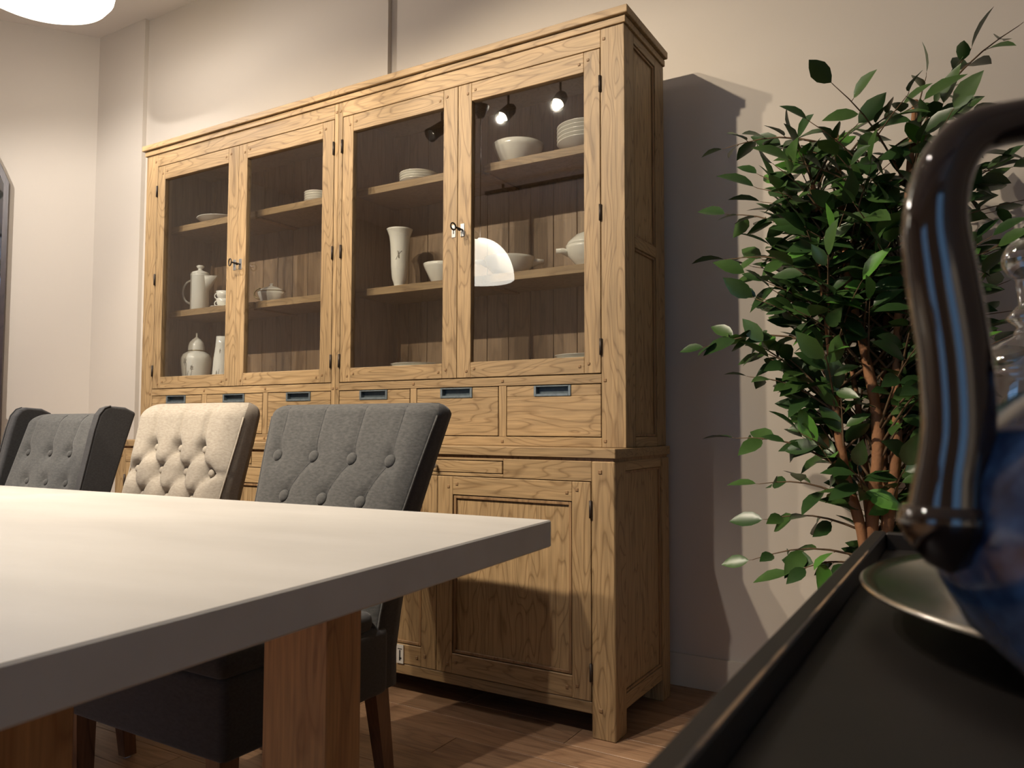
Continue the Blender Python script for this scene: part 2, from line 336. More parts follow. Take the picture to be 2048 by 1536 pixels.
for xa, xb in ((-2.394, -1.235), (-1.235, -.076)):
    bxo('bottom_rail', OAKX, SB, xa, xb, .001, .05, .07, .1035)
    mid = (xa+xb)/2
    # apron with a cut-out for its shallow drawer
    xd0, xd1 = (-.907, -.387) if xa > -1.3 else (-2.083, -1.563)
    bxo('apron', OAKX, SB, xa, xd0, .001, .05, .7525, ZB); bxo('apron', OAKX, SB, xd1, xb, .001, .05, .7525, ZB)
    bxo('apron', OAKX, SB, xd0, xd1, .001, .05, .8055, ZB); bxo('apron', OAKX, SB, xd0, xd1, .001, .05, .7525, .7635)
    dr = thing('drawer', '', '', ((xd0+xd1)/2, .02, .765)); del dr['label']; del dr['category']; dr.parent = SB; dr.location = Vector(((xd0+xd1)/2, .02, .765))-SB.location
    bxo('drawer_front', OAKX, dr, xd0+.003, xd1-.003, -.001, .03, .7655, .8035)
    MB().lathe([(0, -.022), (.007, -.021), (.0085, -.014), (.005, -.008), (.004, 0), (0, 0)], 14).obj('knob', STEEL, dr, False)
    kb = [c for c in dr.children if c.name.startswith('knob')][0]; kb.rotation_euler = (-PI/2, 0, 0); kb.location = (0, -.021, .0195)
    # pegs on the frame
bxo('back', INNER, SB, -2.394, -.076, .44, .455, .07, ZB); bxo('bottom', INNER, SB, -2.394, -.076, .05, .44, .085, .1); 
def part_empty(name, root, loc):
    o = bpy.data.objects.new(name, None); COL.objects.link(o); o.parent = root; o.location = Vector(loc)-Vector(root.location); o.empty_display_size = .03
    return o
for i, (xa, xb) in enumerate(((-2.391, -1.8265), (-1.8235, -1.2605), (-1.2095, -.6475), (-.6455, -.0785))):
    dr = part_empty('door', SB, ((xa+xb)/2, 0, .105))
    panel_frame(dr, xa, xb, .1055, .7505, .0, .0625, .06, .065)
    hx = xb+.0012 if i % 2 else xa-.0012
    hinge(dr, hx, 0, .67); hinge(dr, hx, 0, .19)
    if i % 2 == 0:
        MB().box(xb-.018, xb-.004, -.003, .0, .41, .452, .001).obj('keyhole_plate', STEEL, dr)
# paper tag hanging at the foot of the middle door
tg = part_empty('price_tag', SB, (-.797, -.004, .135))
bxo('card', PAPER, tg, -.812, -.782, -.004, -.001, .106, .168, bv=0)
MB().box(-.800, -.794, -.0046, -.004, .115, .150).box(-.806, -.788, -.0046, -.004, .153, .156).box(-.8, -.79, -.0046, -.004, .12, .126).obj('print', INK, tg)
for xs in (0, -2.47):
    e = .0; xo = (xs-.02, xs-.004) if xs == 0 else (xs+.004, xs+.02)
    bxo('side_rail', OAKY, SB, *xo, .085, .402, .07, .115); bxo('side_rail', OAKY, SB, *xo, .085, .402, .783, ZB)
    xp = (xs-.018, xs-.012) if xs == 0 else (xs+.012, xs+.018)
    bxo('side_panel', OAKZ, SB, *xp, .085, .402, .115, .783, bv=0)
    mb = MB(); xm = (xs-.013, xs-.007) if xs == 0 else (xs+.007, xs+.013)
    mb.box(*xm, .086, .094, .116, .782, .001).box(*xm, .393, .401, .116, .782, .001).box(*xm, .094, .393, .774, .782, .001).box(*xm, .094, .393, .116, .124, .001)
    mb.obj('side_moulding', MOULD, SB)
mb = MB()
for (px_, pz_) in ((-.047, .782), (-.047, .085), (-1.222, .085), (-1.248, .085), (-1.222, .785), (-1.248, .785), (-2.42, .085), (-2.42, .782)): mb.box(px_-.006, px_+.006, -.003, .004, pz_-.006, pz_+.006, .0015)
mb.obj('peg', PEG, SB, kind='stuff')
bxo('shadow_gap', MOULD, SB, -2.464, -.006, .006, D-.004, ZB, .8225, bv=0)
bxo('worktop', OAKX, SB, -2.474, .004, -.004, D+.002, .8225, .8516, bv=.002)

# ------------------------------------------------------------------ glazed hutch (upper cabinet)
XL, XR, YF, YB, Z0, Z1 = -2.461, -.009, .111, .47, .8518, 2.2001
HU = thing('glazed_hutch', 'tall oak hutch with four glass doors and a row of drawers', 'hutch', (-1.235, .29, Z0))
G = .0015
def hb(name, m, x0, x1, z0, z1, y0=YF, y1=YF+.05, bv=.0015): return bxo(name, m, HU, x0, x1, y0, y1, z0, z1, bv=bv)
hb('post', OAKZ, XR-.082, XR, Z0, Z1, YF, YF+.08); hb('post', OAKZ, XL, XL+.084, Z0, Z1, YF, YF+.08)
hb('post', OAKZ, -1.2465, -1.2262, Z0, Z1); hb('post', OAKZ, -1.2252, -1.2045, Z0, Z1)
for xa, xb in ((XL+.084, -1.2465), (-1.2045, XR-.082)):
    hb('top_rail', OAKX, xa, xb, 2.140, Z1); hb('middle_rail', OAKX, xa, xb, 1.054, 1.0835); hb('bottom_rail', OAKX, xa, xb, Z0, .8825)
for xa, xb in ((-.473, -.443), (-.854, -.825), (-1.632, -1.602), (-2.022, -1.989)): hb('drawer_divider', OAKZ, xa, xb, .8825, 1.054, YF+.0005)
# carcass
for xs, s in ((XL, 1), (XR, -1)):
    xo = sorted((xs, xs+s*.02)); xp = sorted((xs+s*.010, xs+s*.016)); xm = sorted((xs+s*.004, xs+s*.010))
    bxo('side_stile', OAKZ, HU, *xo, .385, YB, Z0, Z1); bxo('side_stile', OAKZ, HU, *xo, YF+.08, .191, Z0, Z1)
    for za, zb in ((Z0, .884), (1.495, 1.532), (2.168, Z1)): bxo('side_rail', OAKY, HU, *xo, .191, .385, za, zb)
    for za, zb in ((.884, 1.495), (1.532, 2.168)):
        bxo('side_panel', OAKZ, HU, *xp, .191, .385, za, zb, bv=0)
        mb = MB(); q = .008
        mb.box(*xm, .192, .192+q, za+.001, zb-.001, .001).box(*xm, .384-q, .384, za+.001, zb-.001, .001).box(*xm, .192+q, .384-q, zb-q-.001, zb-.001, .001).box(*xm, .192+q, .384-q, za+.001, za+q+.001, .001)
        mb.obj('side_moulding', MOULD, HU)
    bxo('side_lining', INNER, HU, *sorted((xs+s*.022, xs+s*.034)), YF+.08, .45, Z0+.002, Z1-.002, bv=0)
bxo('floor_board', INNER, HU, XL+.034, XR-.034, YF+.05, .45, 1.085, 1.103, bv=0)
bxo('floor_board', INNER, HU, XL+.034, XR-.034, YF+.05, .45, Z0, Z0+.012, bv=0)
bxo('ceiling_board', INNER, HU, XL+.034, XR-.034, YF+.05, .45, 2.165, 2.183, bv=0)
bxo('partition', INNER, HU, -1.2355, -1.2155, YF+.05, .45, Z0+.012, 2.165, bv=0)
nb = 24; bw = (XR-XL-.068)/nb
bme = MB().box(0, bw-.003, 0, .01, 0, Z1-Z0-.004, .001).mesh('back_board', INNER)
for i in range(nb):
    o = bpy.data.objects.new('back_board', bme); COL.objects.link(o); o.parent = HU; o.location = Vector((XL+.034+i*bw, .452, Z0+.002))-HU.location
bxo('back_sheet', INNER, HU, XL+.02, XR-.02, .462, .468, Z0, Z1, bv=0)
for xa, xb in ((XL+.036, -1.815), (-1.800, -1.238), (-1.213, -.612+.0), (-.600, XR-.036)):
    for zz in (1.845, 1.436): bxo('shelf', INNER, HU, xa, xb, .222, .448, zz, zz+.028, bv=.0); bxo('shelf_lit_front', OAKX, HU, xa, xb, .210, .222, zz-.001, zz+.0285, bv=.001)  # darker board and paler front strip paint in the shelf's shaded underside
for xx in (-1.8075, -.6065):
    for zz in (1.842, 1.433): bxo('shelf_bracket', MOULD, HU, xx-.02, xx+.02, .225, .445, zz-.004, zz+.002, bv=0)
for xx in (-1.19, -2.40, -.07):
    mb = MB().box(xx-.008, xx+.008, .438, .45, 1.11, 2.15)
    mb.obj('shelf_rack', INNER, HU)
    mb = MB()
    for k in range(20): mb.box(xx-.005, xx+.005, .4365, .4385, 1.14+k*.05, 1.155+k*.05)
    mb.obj('rack_notches', MOULD, HU, kind='stuff')
# doors
DOORS = [(-2.374, -1.8085, -2.320, -1.876), (-1.8075, -1.249, -1.755, -1.311), (-1.202, -.6495, -1.148, -.712), (-.6475, -.0935, -.590, -.151)]
for i, (xa, xb, ga, gb) in enumerate(DOORS):
    za, zb, g0, g1 = 1.0865, 2.1375, 1.1405, 2.0715; th = .022; y = YF
    d = part_empty('door', HU, ((xa+xb)/2, YF, za))
    bxo('stile', OAKZ, d, xa, ga, y, y+th, za, zb); bxo('stile', OAKZ, d, gb, xb, y, y+th, za, zb)
    bxo('rail', OAKX, d, ga, gb, y, y+th, g1, zb); bxo('rail', OAKX, d, ga, gb, y, y+th, za, g0)
    MB().box(ga-.004, gb+.004, y+.013, y+.0135, g0-.004, g1+.004).obj('pane', PANE, d)
    mb = MB()
    for xe in (ga, gb):
        for zc in ((za+g0)/2, (zb+g1)/2):
            for k, dx in enumerate((-.016, .016)): mb.box(xe+dx-.0045, xe+dx+.0045, y-.0025, y+.004, zc-.0045+(.004 if k else -.004), zc+.0045+(.004 if k else -.004), .0012)
    mb.obj('peg', PEG, d, kind='stuff')
    hx = xb+.0012 if i % 2 else xa-.0012
    for zz in (1.17, 1.60, 2.02): hinge(d, hx, YF, zz)
    xk = xb-.014 if i % 2 == 0 else xa+.022
    zk = 1.612
    MB().box(xk-.0085, xk+.0085, y-.002, y+.001, zk-.023, zk+.023, .0008).obj('keyhole_plate', STEEL, d)
    if i % 2 == 0: MB().box(xk-.002, xk+.002, y-.0026, y-.002, zk-.010, zk+.006).tube([(xk, y-.0024, zk+.006), (xk, y-.0026, zk+.006)], .004, 10).obj('keyhole', INK, d)
    else:
        mb = MB().tube([(xk, y, zk), (xk, y-.045, zk)], .0035, 8).tube([(xk-.004, y-.012, zk), (xk-.004, y-.02, zk)], .006, 8)
        ring = [(xk-.0+.0*math.cos(a), y-.058+.015*math.cos(a), zk+.012*math.sin(a)) for a in [2*PI*k/16 for k in range(17)]]
        if i == 1: ring = [(xk-.006+.013*math.cos(a), y-.05-.004*math.cos(a), zk+.015*math.sin(a)) for a in [2*PI*k/16 for k in range(17)]]
        mb.tube(ring, .0028, 6, cap=False)
        if i == 3: mb.tube([(xk, y-.01, zk-.01), (xk+.004, y-.012, zk-.03), (xk+.018, y-.014, zk-.026), (xk+.02, y-.013, zk-.01)], .0012, 5)
        mb.obj('key', IRON, d)
# drawers
for xa, xb in ((-2.377, -2.022), (-1.989, -1.632), (-1.602, -1.2465), (-1.2045, -.854), (-.825, -.473), (-.443, XR-.082)):
    d = part_empty('drawer', HU, ((xa+xb)/2, YF, .884)); xc = (xa+xb)/2
    a, b, zt, zl = xc-.068, xc+.068, 1.0515, 1.0165
    bxo('drawer_front', OAKX, d, xa+.0025, xb-.0025, YF, YF+.02, .885, zl); bxo('drawer_front', OAKX, d, xa+.0025, a, YF, YF+.02, zl, zt); bxo('drawer_front', OAKX, d, b, xb-.0025, YF, YF+.02, zl, zt)
    h = part_empty('recessed_pull', d, (0, 0, 0)); h.location = (0, 0, 0)
    mb = MB().box(a, a+.009, YF-.003, YF+.016, zl, zt, .0008).box(b-.009, b, YF-.003, YF+.016, zl, zt, .0008).box(a+.009, b-.009, YF-.003, YF+.016, zl, zl+.008, .0008).box(a+.009, b-.009, YF-.003, YF+.016, zt-.004, zt, .0008)
    mb.obj('recessed_pull_frame', PULL, d); bpy.data.objects.remove(h)
    MB().box(a+.009, b-.009, YF+.014, YF+.018, zl+.008, zt-.004).obj('recess', PULLIN, d)
mb = MB()
for xx in (-.458, -.839, -1.617, -2.005):
    mb.box(xx-.005, xx+.005, YF-.0025, YF+.004, 1.066, 1.076, .0012).box(xx-.005, xx+.005, YF-.0025, YF+.004, .862, .872, .0012)
for xx in (XL+.07, XR-.07, -1.236, -1.215):
    for zz in (1.063, .872, 2.165): mb.box(xx-.005, xx+.005, YF-.0025, YF+.004, zz-.005, zz+.005, .0012)
mb.obj('peg', PEG, HU, kind='stuff')
bxo('cornice_lower', OAKX, HU, XL-.007, XR+.007, YF-.007, YB, Z1, 2.2219, bv=.0015)
bxo('cornice_gap', MOULD, HU, XL-.003, XR+.003, YF-.003, YB, 2.2219, 2.2245, bv=0)
bxo('cornice_upper', OAKX, HU, XL-.0176, XR+.0176, YF-.0176, YB, 2.2245, 2.25, bv=.002)

# ------------------------------------------------------------------ china behind the glass
ZU, ZM, ZL = 1.8732, 1.4642, 1.1032
def shell(prof, t=.003): return prof+[(max(r-t, .0), z+ (t if i == 0 else 0)) for i, (r, z) in reversed(list(enumerate(prof)))]
def plates(label, cat, x, y, z, r, n, group, dz=.008, deep=.018, foot=.6):
    for k in range(n):
        pr = [(0, .001), (r*foot, 0), (r*foot, .003), (r*.72, .006), (r*.97, deep), (r, deep+.002), (r*.96, deep+.003), (r*.70, .010), (0, .006)]
        w = {1: [''], 2: ['lower one', 'upper one'], 3: ['bottom one', 'middle one', 'top one'],
             4: ['bottom one', 'second from bottom', 'second from top', 'top one'], 5: ['bottom one', 'second from bottom', 'middle one', 'second from top', 'top one']}[n][k]
        o = MB().lathe(pr, 40).obj(cat, PORC); o.location = (x, y, z+k*dz); o['label'] = label+(', '+w if w else ''); o['category'] = cat.split('_')[-1]
        if n > 1: o['group'] = group
def deco(parent, prof, strokes, rad=.0009, sx=1):
    """thin painted strokes lying on a turned surface: (angle, height) polylines"""
    def rr(z):
        for (r0, z0), (r1, z1) in zip(prof, prof[1:]):
            if min(z0, z1) <= z <= max(z0, z1) and abs(z1-z0) > 1e-6: return r0+(r1-r0)*(z-z0)/(z1-z0)
        return prof[0][0]
    mb = MB()
    for st in strokes:
        mb.tube([((rr(z)+.0002)*math.cos(a), (rr(z)+.0002)*math.sin(a), z) for a, z in st], rad, 5)
    return mb.obj('flower_print', PRINT, parent, False)
VA = -PI/2+.55   # angle of a pot's side that faces the camera
def flower(a, z, s):
    out = [[(a+s*8*math.cos(t)*.9, z+s*math.sin(t)) for t in [2*PI*k/8 for k in range(9)]]]
    out += [[(a, z), (a+s*14*math.cos(t), z+s*1.7*math.sin(t))] for t in (0.3, 1.3, 2.4, 3.6, 4.6, 5.6)]
    return out
# coffee pot
cp = thing('coffee_pot', 'tall white porcelain coffee pot with round handle on the left glass cabinet shelf', 'coffee pot', (-2.314, .31, ZM))
body = [(0, 0), (.041, 0), (.044, .004), (.044, .178), (.046, .184), (.043, .186), (0, .186)]
MB().lathe(body, 36).obj('body', PORC, cp, False)
MB().lathe([(.043, .186), (.044, .190), (.038, .198), (.016, .206), (.010, .210), (.009, .216), (.016, .221), (.019, .227), (.014, .232), (0, .233)], 30).obj('lid', PORC, cp, False)
hd = [(-.040-.052*math.sin(t), 0, .103+.058*math.cos(t)) for t in [PI*k/14 for k in range(15)]]
h = MB().tube(hd, .0075, 10, flat=.7).obj('handle', PORC, cp, False); h.rotation_euler = (0, 0, .35)
sp = MB().add([(.038, -.016, .10), (.038, .016, .10), (.036, .024, .178), (.036, -.024, .178), (.092, 0, .181), (.09, .004, .176), (.09, -.004, .176), (.06, -.012, .17), (.06, .012, .17)],
              [(0, 6, 4, 3), (1, 2, 4, 5), (0, 1, 5, 6), (3, 4, 2), (6, 5, 4)], True).obj('spout', PORC, cp, False); sp.rotation_euler = (0, 0, .35)
# cups on a saucer
sc_ = MB().lathe([(0, .002), (.03, 0), (.034, .003), (.062, .012), (.063, .014), (.034, .006), (0, .005)], 32).obj('saucer', PORC); sc_.location = (-2.135, .31, ZM); sc_['label'] = 'white saucer under the two stacked cups beside the coffee pot'; sc_['category'] = 'saucer'
for k, lb in enumerate(('lower white teacup of two stacked beside the tall coffee pot', 'upper white teacup of two stacked beside the tall coffee pot')):
    c = thing('teacup', lb, 'cup', (-2.135, .31, ZM+.0065+k*.036), 0, 'stacked teacups')
    MB().lathe(shell([(.018, 0), (.024, .006), (.033, .024), (.037, .046)]), 28).obj('bowl', PORC, c, False)
    hh = MB().tube([(-.032-.016*math.sin(t), 0, .026+.014*math.cos(t)) for t in [PI*j/8 for j in range(9)]], .0028, 6).obj('handle', PORC, c, False); hh.rotation_euler = (0, 0, .4)
# ginger jar
gj = thing('ginger_jar', 'cream lidded ginger jar with grey flower print on the cabinet floor', 'jar', (-2.335, .315, ZL))
gp = [(0, 0), (.056, 0), (.058, .006), (.060, .03), (.068, .085), (.071, .120), (.070, .140), (.062, .158), (.044, .170), (.035, .174), (.034, .18), (0, .18)]
MB().lathe(gp, 40).obj('body', PORC, gj, False)
MB().lathe([(.038, .174), (.039, .180), (.038, .198), (.033, .216), (.020, .232), (.008, .240), (.004, .246), (.0045, .262), (0, .266)], 32).obj('lid', PORC, gj, False)
MB().lathe([(.0388, .1745), (.0402, .1765), (.0388, .1785)], 32).obj('gilt_band', GOLD, gj, False)
deco(gj, gp, [[(VA-.45+.02*k, .03+.011*k) for k in range(8)], [(VA-.1+.04*k, .03+.009*k) for k in range(6)], [(VA-.3, .05), (VA-.15, .075)], [(VA-.05, .045), (VA+.2, .05)]]+flower(VA-.42, .122, .012)+flower(VA+.08, .09, .009), .0011)
# tapered vase
tv = thing('tapered_vase', 'slim cream tapered vase beside the lidded ginger jar', 'vase', (-2.150, .315, ZL))
tp = [(0, 0), (.036, 0), (.041, .008), (.042, .05), (.037, .12), (.028, .20), (.026, .236)]
MB().lathe(shell(tp[1:], .003), 36).obj('body', PORC, tv, False)
deco(tv, tp, flower(VA+.1, .165, .007)+[[(VA-.1+.05*k, .03+.012*k) for k in range(5)]]+flower(VA-.2, .06, .007), .0009)
# sauce boat in the second door
sb = thing('sauce_boat', 'small grey-white lidded sauce boat with looped handle on the middle shelf', 'sauce boat', (-1.825, .32, ZM), .35)
MB().lathe([(0, 0), (.030, 0), (.030, .006), (.045, .02), (.056, .05), (.058, .062), (.05, .064), (0, .064)], 32, sx=1.12, sy=.75).obj('body', PORC, sb, False)
MB().lathe([(.055, .064), (.05, .072), (.03, .082), (.008, .088), (.008, .094), (.010, .098), (0, .101)], 28, sx=1.05, sy=.72).obj('lid', PORC, sb, False)
MB().tube([(-.055-.03*math.sin(t), 0, .055+.024*math.cos(t)) for t in [PI*k/10 for k in range(11)]], .004, 8).obj('handle', GOLD, sb, False)
MB().lathe([(.0585, .0615), (.060, .063), (.0585, .0645)], 32, sx=1.12, sy=.75).obj('gilt_band', GOLD, sb, False)
# bowls and plates
plates('small white bowl stacked on upper shelf, second glass door from left', 'bowl', -1.545, .32, ZU, .058, 4, 'stacked small bowls', .011, .030, .55)
plates('flat white dish alone on the upper shelf of the leftmost door', 'dish', -2.175, .32, ZU, .115, 1, '', .01, .03, .6)
plates('white plate stacked on upper shelf, third glass door from left', 'plate', -.985, .32, ZU, .078, 4, 'upper stacked plates', .010, .024, .6)
plates('white dinner plate at bottom of third glass door from left', 'plate', -.975, .31, ZL, .108, 3, 'plates on the cabinet floor', .011, .034, .6)
plates('white plate stacked on rightmost door\'s upper shelf', 'plate', -.235, .31, ZU, .105, 5, 'tall stacked plates', .014, .036, .45)
plates('white dinner plate at bottom of rightmost glass door', 'plate', -.245, .31, ZL, .105, 2, 'plates at lower right', .013, .045, .6)
tb = MB().lathe(shell([(.046, 0), (.048, .005), (.072, .030), (.090, .064), (.096, .084)], .004), 40).obj('serving_bowl', PORC); tb.location = (-.515, .31, ZU); tb['label'] = 'large white serving bowl on the upper shelf of the rightmost door'; tb['category'] = 'bowl'
tb = MB().lathe(shell([(.034, 0), (.036, .005), (.05, .03), (.07, .072), (.074, .086)], .004), 40).obj('salad_bowl', PORC); tb.location = (-.862, .315, ZM); tb['label'] = 'white bowl with gilt rim beside the trumpet vase'; tb['category'] = 'bowl'
# trumpet vase
tr = thing('trumpet_vase', 'cream trumpet vase with flared rim and dark sprig on the middle shelf', 'vase', (-1.056, .29, ZM))
vp = [(.026, 0), (.027, .004), (.021, .014), (.022, .022), (.030, .045), (.034, .09), (.0355, .14), (.038, .185), (.042, .215), (.050, .238), (.053, .243)]
MB().lathe(shell(vp, .003), 40).obj('body', PORC, tr, False)
deco(tr, vp, [[(VA-.3, .115), (VA+.0, .135), (VA+.35, .15)], [(VA-.1, .15), (VA+.1, .12)]]+flower(VA+.02, .136, .008), .0013)
# tureens
def tureen(label, x, y, lid, rz):
    t = thing('tureen', label, 'tureen', (x, y, ZM), rz)
    MB().lathe([(0, 0), (.045, 0), (.047, .008), (.06, .022), (.082, .048), (.088, .072), (.09, .082), (.084, .083), (0, .08)] , 40, sx=1.05, sy=.85).obj('body', PORC, t, False)
    if lid: MB().lathe([(.088, .083), (.082, .096), (.055, .122), (.02, .136), (.010, .139), (.009, .148), (.014, .154), (.010, .160), (0, .161)], 36, sx=1.05, sy=.85).obj('lid', PORC, t, False)
    for s in (-1, 1): MB().tube([(s*.082, 0, .056), (s*.105, 0, .066), (s*.128, 0, .066)], [.010, .008, .006], 8, flat=1.6).obj('handle', PORC, t, False)
tureen('white lidded soup tureen with side grips at the right of the middle shelf', -.215, .315, True, .5)
tureen('white open tureen with side grips left on the middle shelf of the rightmost door', -.560, .325, False, .5)

# ------------------------------------------------------------------ concrete table
TT = .75; TR = math.radians(3.8)
tcor = Vector((.256, -.88, 0)); TLn, TWd = 2.62, .985
def tloc(u, v): return (u+TLn/2, v+TWd/2)     # coordinates measured from the far right corner
tcen = tcor+Matrix.Rotation(TR, 3, 'Z') @ Vector((-TLn/2, -TWd/2, 0))
TB = thing('dining_table', 'long dining table with pale concrete top and warm wooden legs', 'table', tcen, TR)
MB().box(-TLn/2, TLn/2, -TWd/2, TWd/2, TT-.048, TT, .0025).obj('table_top', CONC, TB, False)
for (u0, u1) in ((-.42, -.28), (-TLn+.28, -TLn+.42)):
    for (v0, v1) in ((-.275, -.185), (-TWd+.185, -TWd+.275)):
        a, b = tloc(u0, v0), tloc(u1, v1); MB().box(a[0], b[0], a[1], b[1], 0, TT-.048, .002).obj('leg', LEGW, TB, False)
for v in (-.23, -TWd+.23):
    a, b = tloc(-TLn+.42, v-.02), tloc(-.42, v+.02); MB().box(a[0], b[0], a[1], b[1], TT-.075, TT-.048, .001).obj('under_rail', LEGW, TB, False)

# ------------------------------------------------------------------ chairs
def lerp(tab, z):
    if z <= tab[0][0]: return tab[0][1]
    for (z0, v0), (z1, v1) in zip(tab, tab[1:]):
        if z <= z1: return v0+(v1-v0)*(z-z0)/(z1-z0)
    return tab[-1][1]
def seg(p, a, b):
    ax, ay = a; bx, by = b; dx, dy = bx-ax, by-ay; L2 = dx*dx+dy*dy
    t = max(0, min(1, ((p[0]-ax)*dx+(p[1]-ay)*dy)/L2)) if L2 else 0
    return math.hypot(p[0]-ax-t*dx, p[1]-ay-t*dy), t
def backrest(yr, hw, th, z0, z1, rt, dents, creases, dd, dw, cd, cw, puff, nu=72, nv=80, xc=0):
    """upholstered back: yr/hw/th are (height, value) tables of rear line, half width and thickness"""
    mb = MB(); rows = []
    lv = [(z0+(z1-rt-z0)*k/(nv-1), 0.0) for k in range(nv)]+[(z1-rt+rt*math.sin(a), a) for a in [PI/2*k/10 for k in range(1, 11)]]
    for z, a in lv:
        row = []; y_r = lerp(yr, z); h = lerp(hw, z); t = lerp(th, z); k = 1-math.cos(a)
        yf = y_r-t; yf2 = yf+k*t*.55; yr2 = y_r-k*t*.45; h2 = h-k*rt*.9
        def front(x):
            e = 1-min(1, (h2-abs(x))/.05) if h2-abs(x) < .05 else 0
            yy = yf2+e*e*.022
            d = puff
            for bx, bz in dents:
                r = math.hypot(x-bx, z-bz); d -= dd*math.exp(-(r/dw)**2)
            for A, B_ in creases:
                r, tt = seg((x, z), A, B_); d -= cd*math.exp(-(r/cw)**2)
            return yy-d*(1-k*.6)*(1-e*.5)
        xs = [-h2+2*h2*i/(nu-1) for i in range(nu)]
        row += [(xc+x, front(x), z) for x in xs]
        for s in (.35, .7): row.append((xc+h2, yf2+.022+(yr2-yf2-.022)*s, z))
        row += [(xc+h2-2*h2*i/9, yr2+.012*math.sin(PI*i/9), z) for i in range(10)]
        for s in (.7, .35): row.append((xc-h2, yf2+.022+(yr2-yf2-.022)*s, z))
        rows.append(row)
    n = len(rows[0]); vs = [v for r in rows for v in r]; fs = []
    for j in range(len(rows)-1):
        for i in range(n): fs.append((j*n+i, j*n+(i+1) % n, (j+1)*n+(i+1) % n, (j+1)*n+i))
    mb.add(vs, fs, True); mb.add(rows[-1], [list(range(n))], True); mb.add(rows[0], [list(range(n))[::-1]], True)
    # faces whose normal points sideways or back take the second, darker material
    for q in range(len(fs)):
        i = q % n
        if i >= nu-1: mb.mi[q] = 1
    return mb, front
def button(parent, x, y, z, r, m):
    o = MB().lathe([(0, -.009), (r*.5, -.0082), (r*.85, -.005), (r, -.001), (r*.9, .004), (0, .004)], 16).obj('button', m, parent, False)
    o.location = (x, y, z); o.rotation_euler = (-PI/2-.25, 0, 0); return o
def chair(name, label, loc, rz, P, fm, sm, leg_pts):
    t = thing(name, label, 'chair', loc, rz, 'dining chairs along the table')
    mb, _ = backrest(P['yr'], P['hw'], P['th'], P['z0'], P['z1'], P['rt'], P['dents'], P['creases'], P['dd'], P['dw'], P['cd'], P['cw'], P['puff'])
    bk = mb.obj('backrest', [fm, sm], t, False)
    for (bx, bz) in P['dents']:
        y = lerp(P['yr'], bz)-lerp(P['th'], bz)-P['puff']+P['dd']*.90
        button(t, bx, y, bz, P['br'], fm)
    if P.get('seams'):
        sm_ = MB()
        for (a, b) in P['seams']:
            pts = []
            for k in range(13):
                s = k/12; x = a[0]+(b[0]-a[0])*s; z = a[1]+(b[1]-a[1])*s+P.get('bow', 0)*math.sin(PI*s)
                r = lerp(P['yr'], z)-lerp(P['th'], z)-P['puff']; d = P['cd']
                for q in P['dents']: d += P['dd']*math.exp(-((math.hypot(x-q[0], z-q[1]))/P['dw'])**2)
                kk = max(0, (z-(P['z1']-P['rt']))/P['rt']); r += (1-math.sqrt(max(0, 1-kk*kk)))*lerp(P['th'], z)*.55
                pts.append((x, r+min(d, .9*(P['cd']+P['dd']))+.0005, z))
            sm_.tube(pts, .0016, 5)
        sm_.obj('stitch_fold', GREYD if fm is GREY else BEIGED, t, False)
    for s in (-1, 1):
        MB().tube([(s*(lerp(P['hw'], z)-.001), lerp(P['yr'], z)-lerp(P['th'], z)+.020-P['puff']*.5, z) for z in [P['z0']+.02+(P['z1']-P['rt']-P['z0']-.02)*k/16 for k in range(17)]], .0026, 6).obj('piping', fm, t, False)
    w = P['sw']; MB().box(-w, w, P['sy0'], P['sy1'], P['sz0'], P['sz1'], .018).obj('seat', [sm], t, False)
    MB().box(-w+.004, w-.004, P['sy0']-.004, P['sy1']-.05, P['sz1']-.004, P['sz1']+.045, .02).obj('seat_cushion', sm, t, False)  # cushion takes the darker side material, painting in shade below the table
    for (top, bot) in leg_pts:
        lg = MB().taper((bot[0], bot[1], .006), .030, .034, (top[0], top[1], P['sz0']+.012), .042, .048).obj('leg', CLEG, t, False)
        MB().lathe([(0, 0), (.010, 0), (.010, .007), (0, .007)], 10, c=(bot[0], bot[1], 0)).obj('glide', PLASTIC, lg, False)
    return t
# nearest chair: flat button-tufted charcoal
cx, cy = -.607, -.80
rowA = [(-.215, .832), (-.072, .832), (.071, .829), (.205, .826)]; rowB = [(-.145, .722), (.0, .72), (.138, .718)]; rowC = [(-.215, .60), (-.072, .60), (.071, .60), (.205, .60)]
P1 = dict(yr=[(.27, .228), (.36, .226), (.48, .248), (.70, .305), (.815, .340), (.95, .385)], hw=[(.27, .258), (.45, .260), (.70, .272), (.95, .312)], th=[(.27, .10), (.7, .088), (.95, .075)],
          z0=.27, z1=.981, rt=.035, dents=rowA+rowB+rowC, creases=[(a, (a[0]*1.06, 1.0)) for a in rowA]+[(rowA[i+1], rowB[i]) for i in range(3)]+[(rowB[i], rowC[i]) for i in range(3)],
          dd=.011, dw=.030, cd=.006, cw=.009, puff=.013, br=.018, seams=[(a, (a[0]*1.05, .972)) for a in rowA]+[(rowA[i+1], rowB[i]) for i in range(3)]+[(rowB[i], rowC[i]) for i in range(3)],
          bow=0, sw=.268, sy0=-.305, sy1=.19, sz0=.262, sz1=.425)
chair('dining_chair', 'charcoal grey dining chair with flat button-tufted back, nearest the table corner', (cx, cy, 0), 0, P1, GREY, GREYD,
      [((-.262, -.27), (-.262, -.265)), ((.225, -.27), (.225, -.265)), ((.222, .19), (.215, .245)), ((-.222, .19), (-.215, .245))])
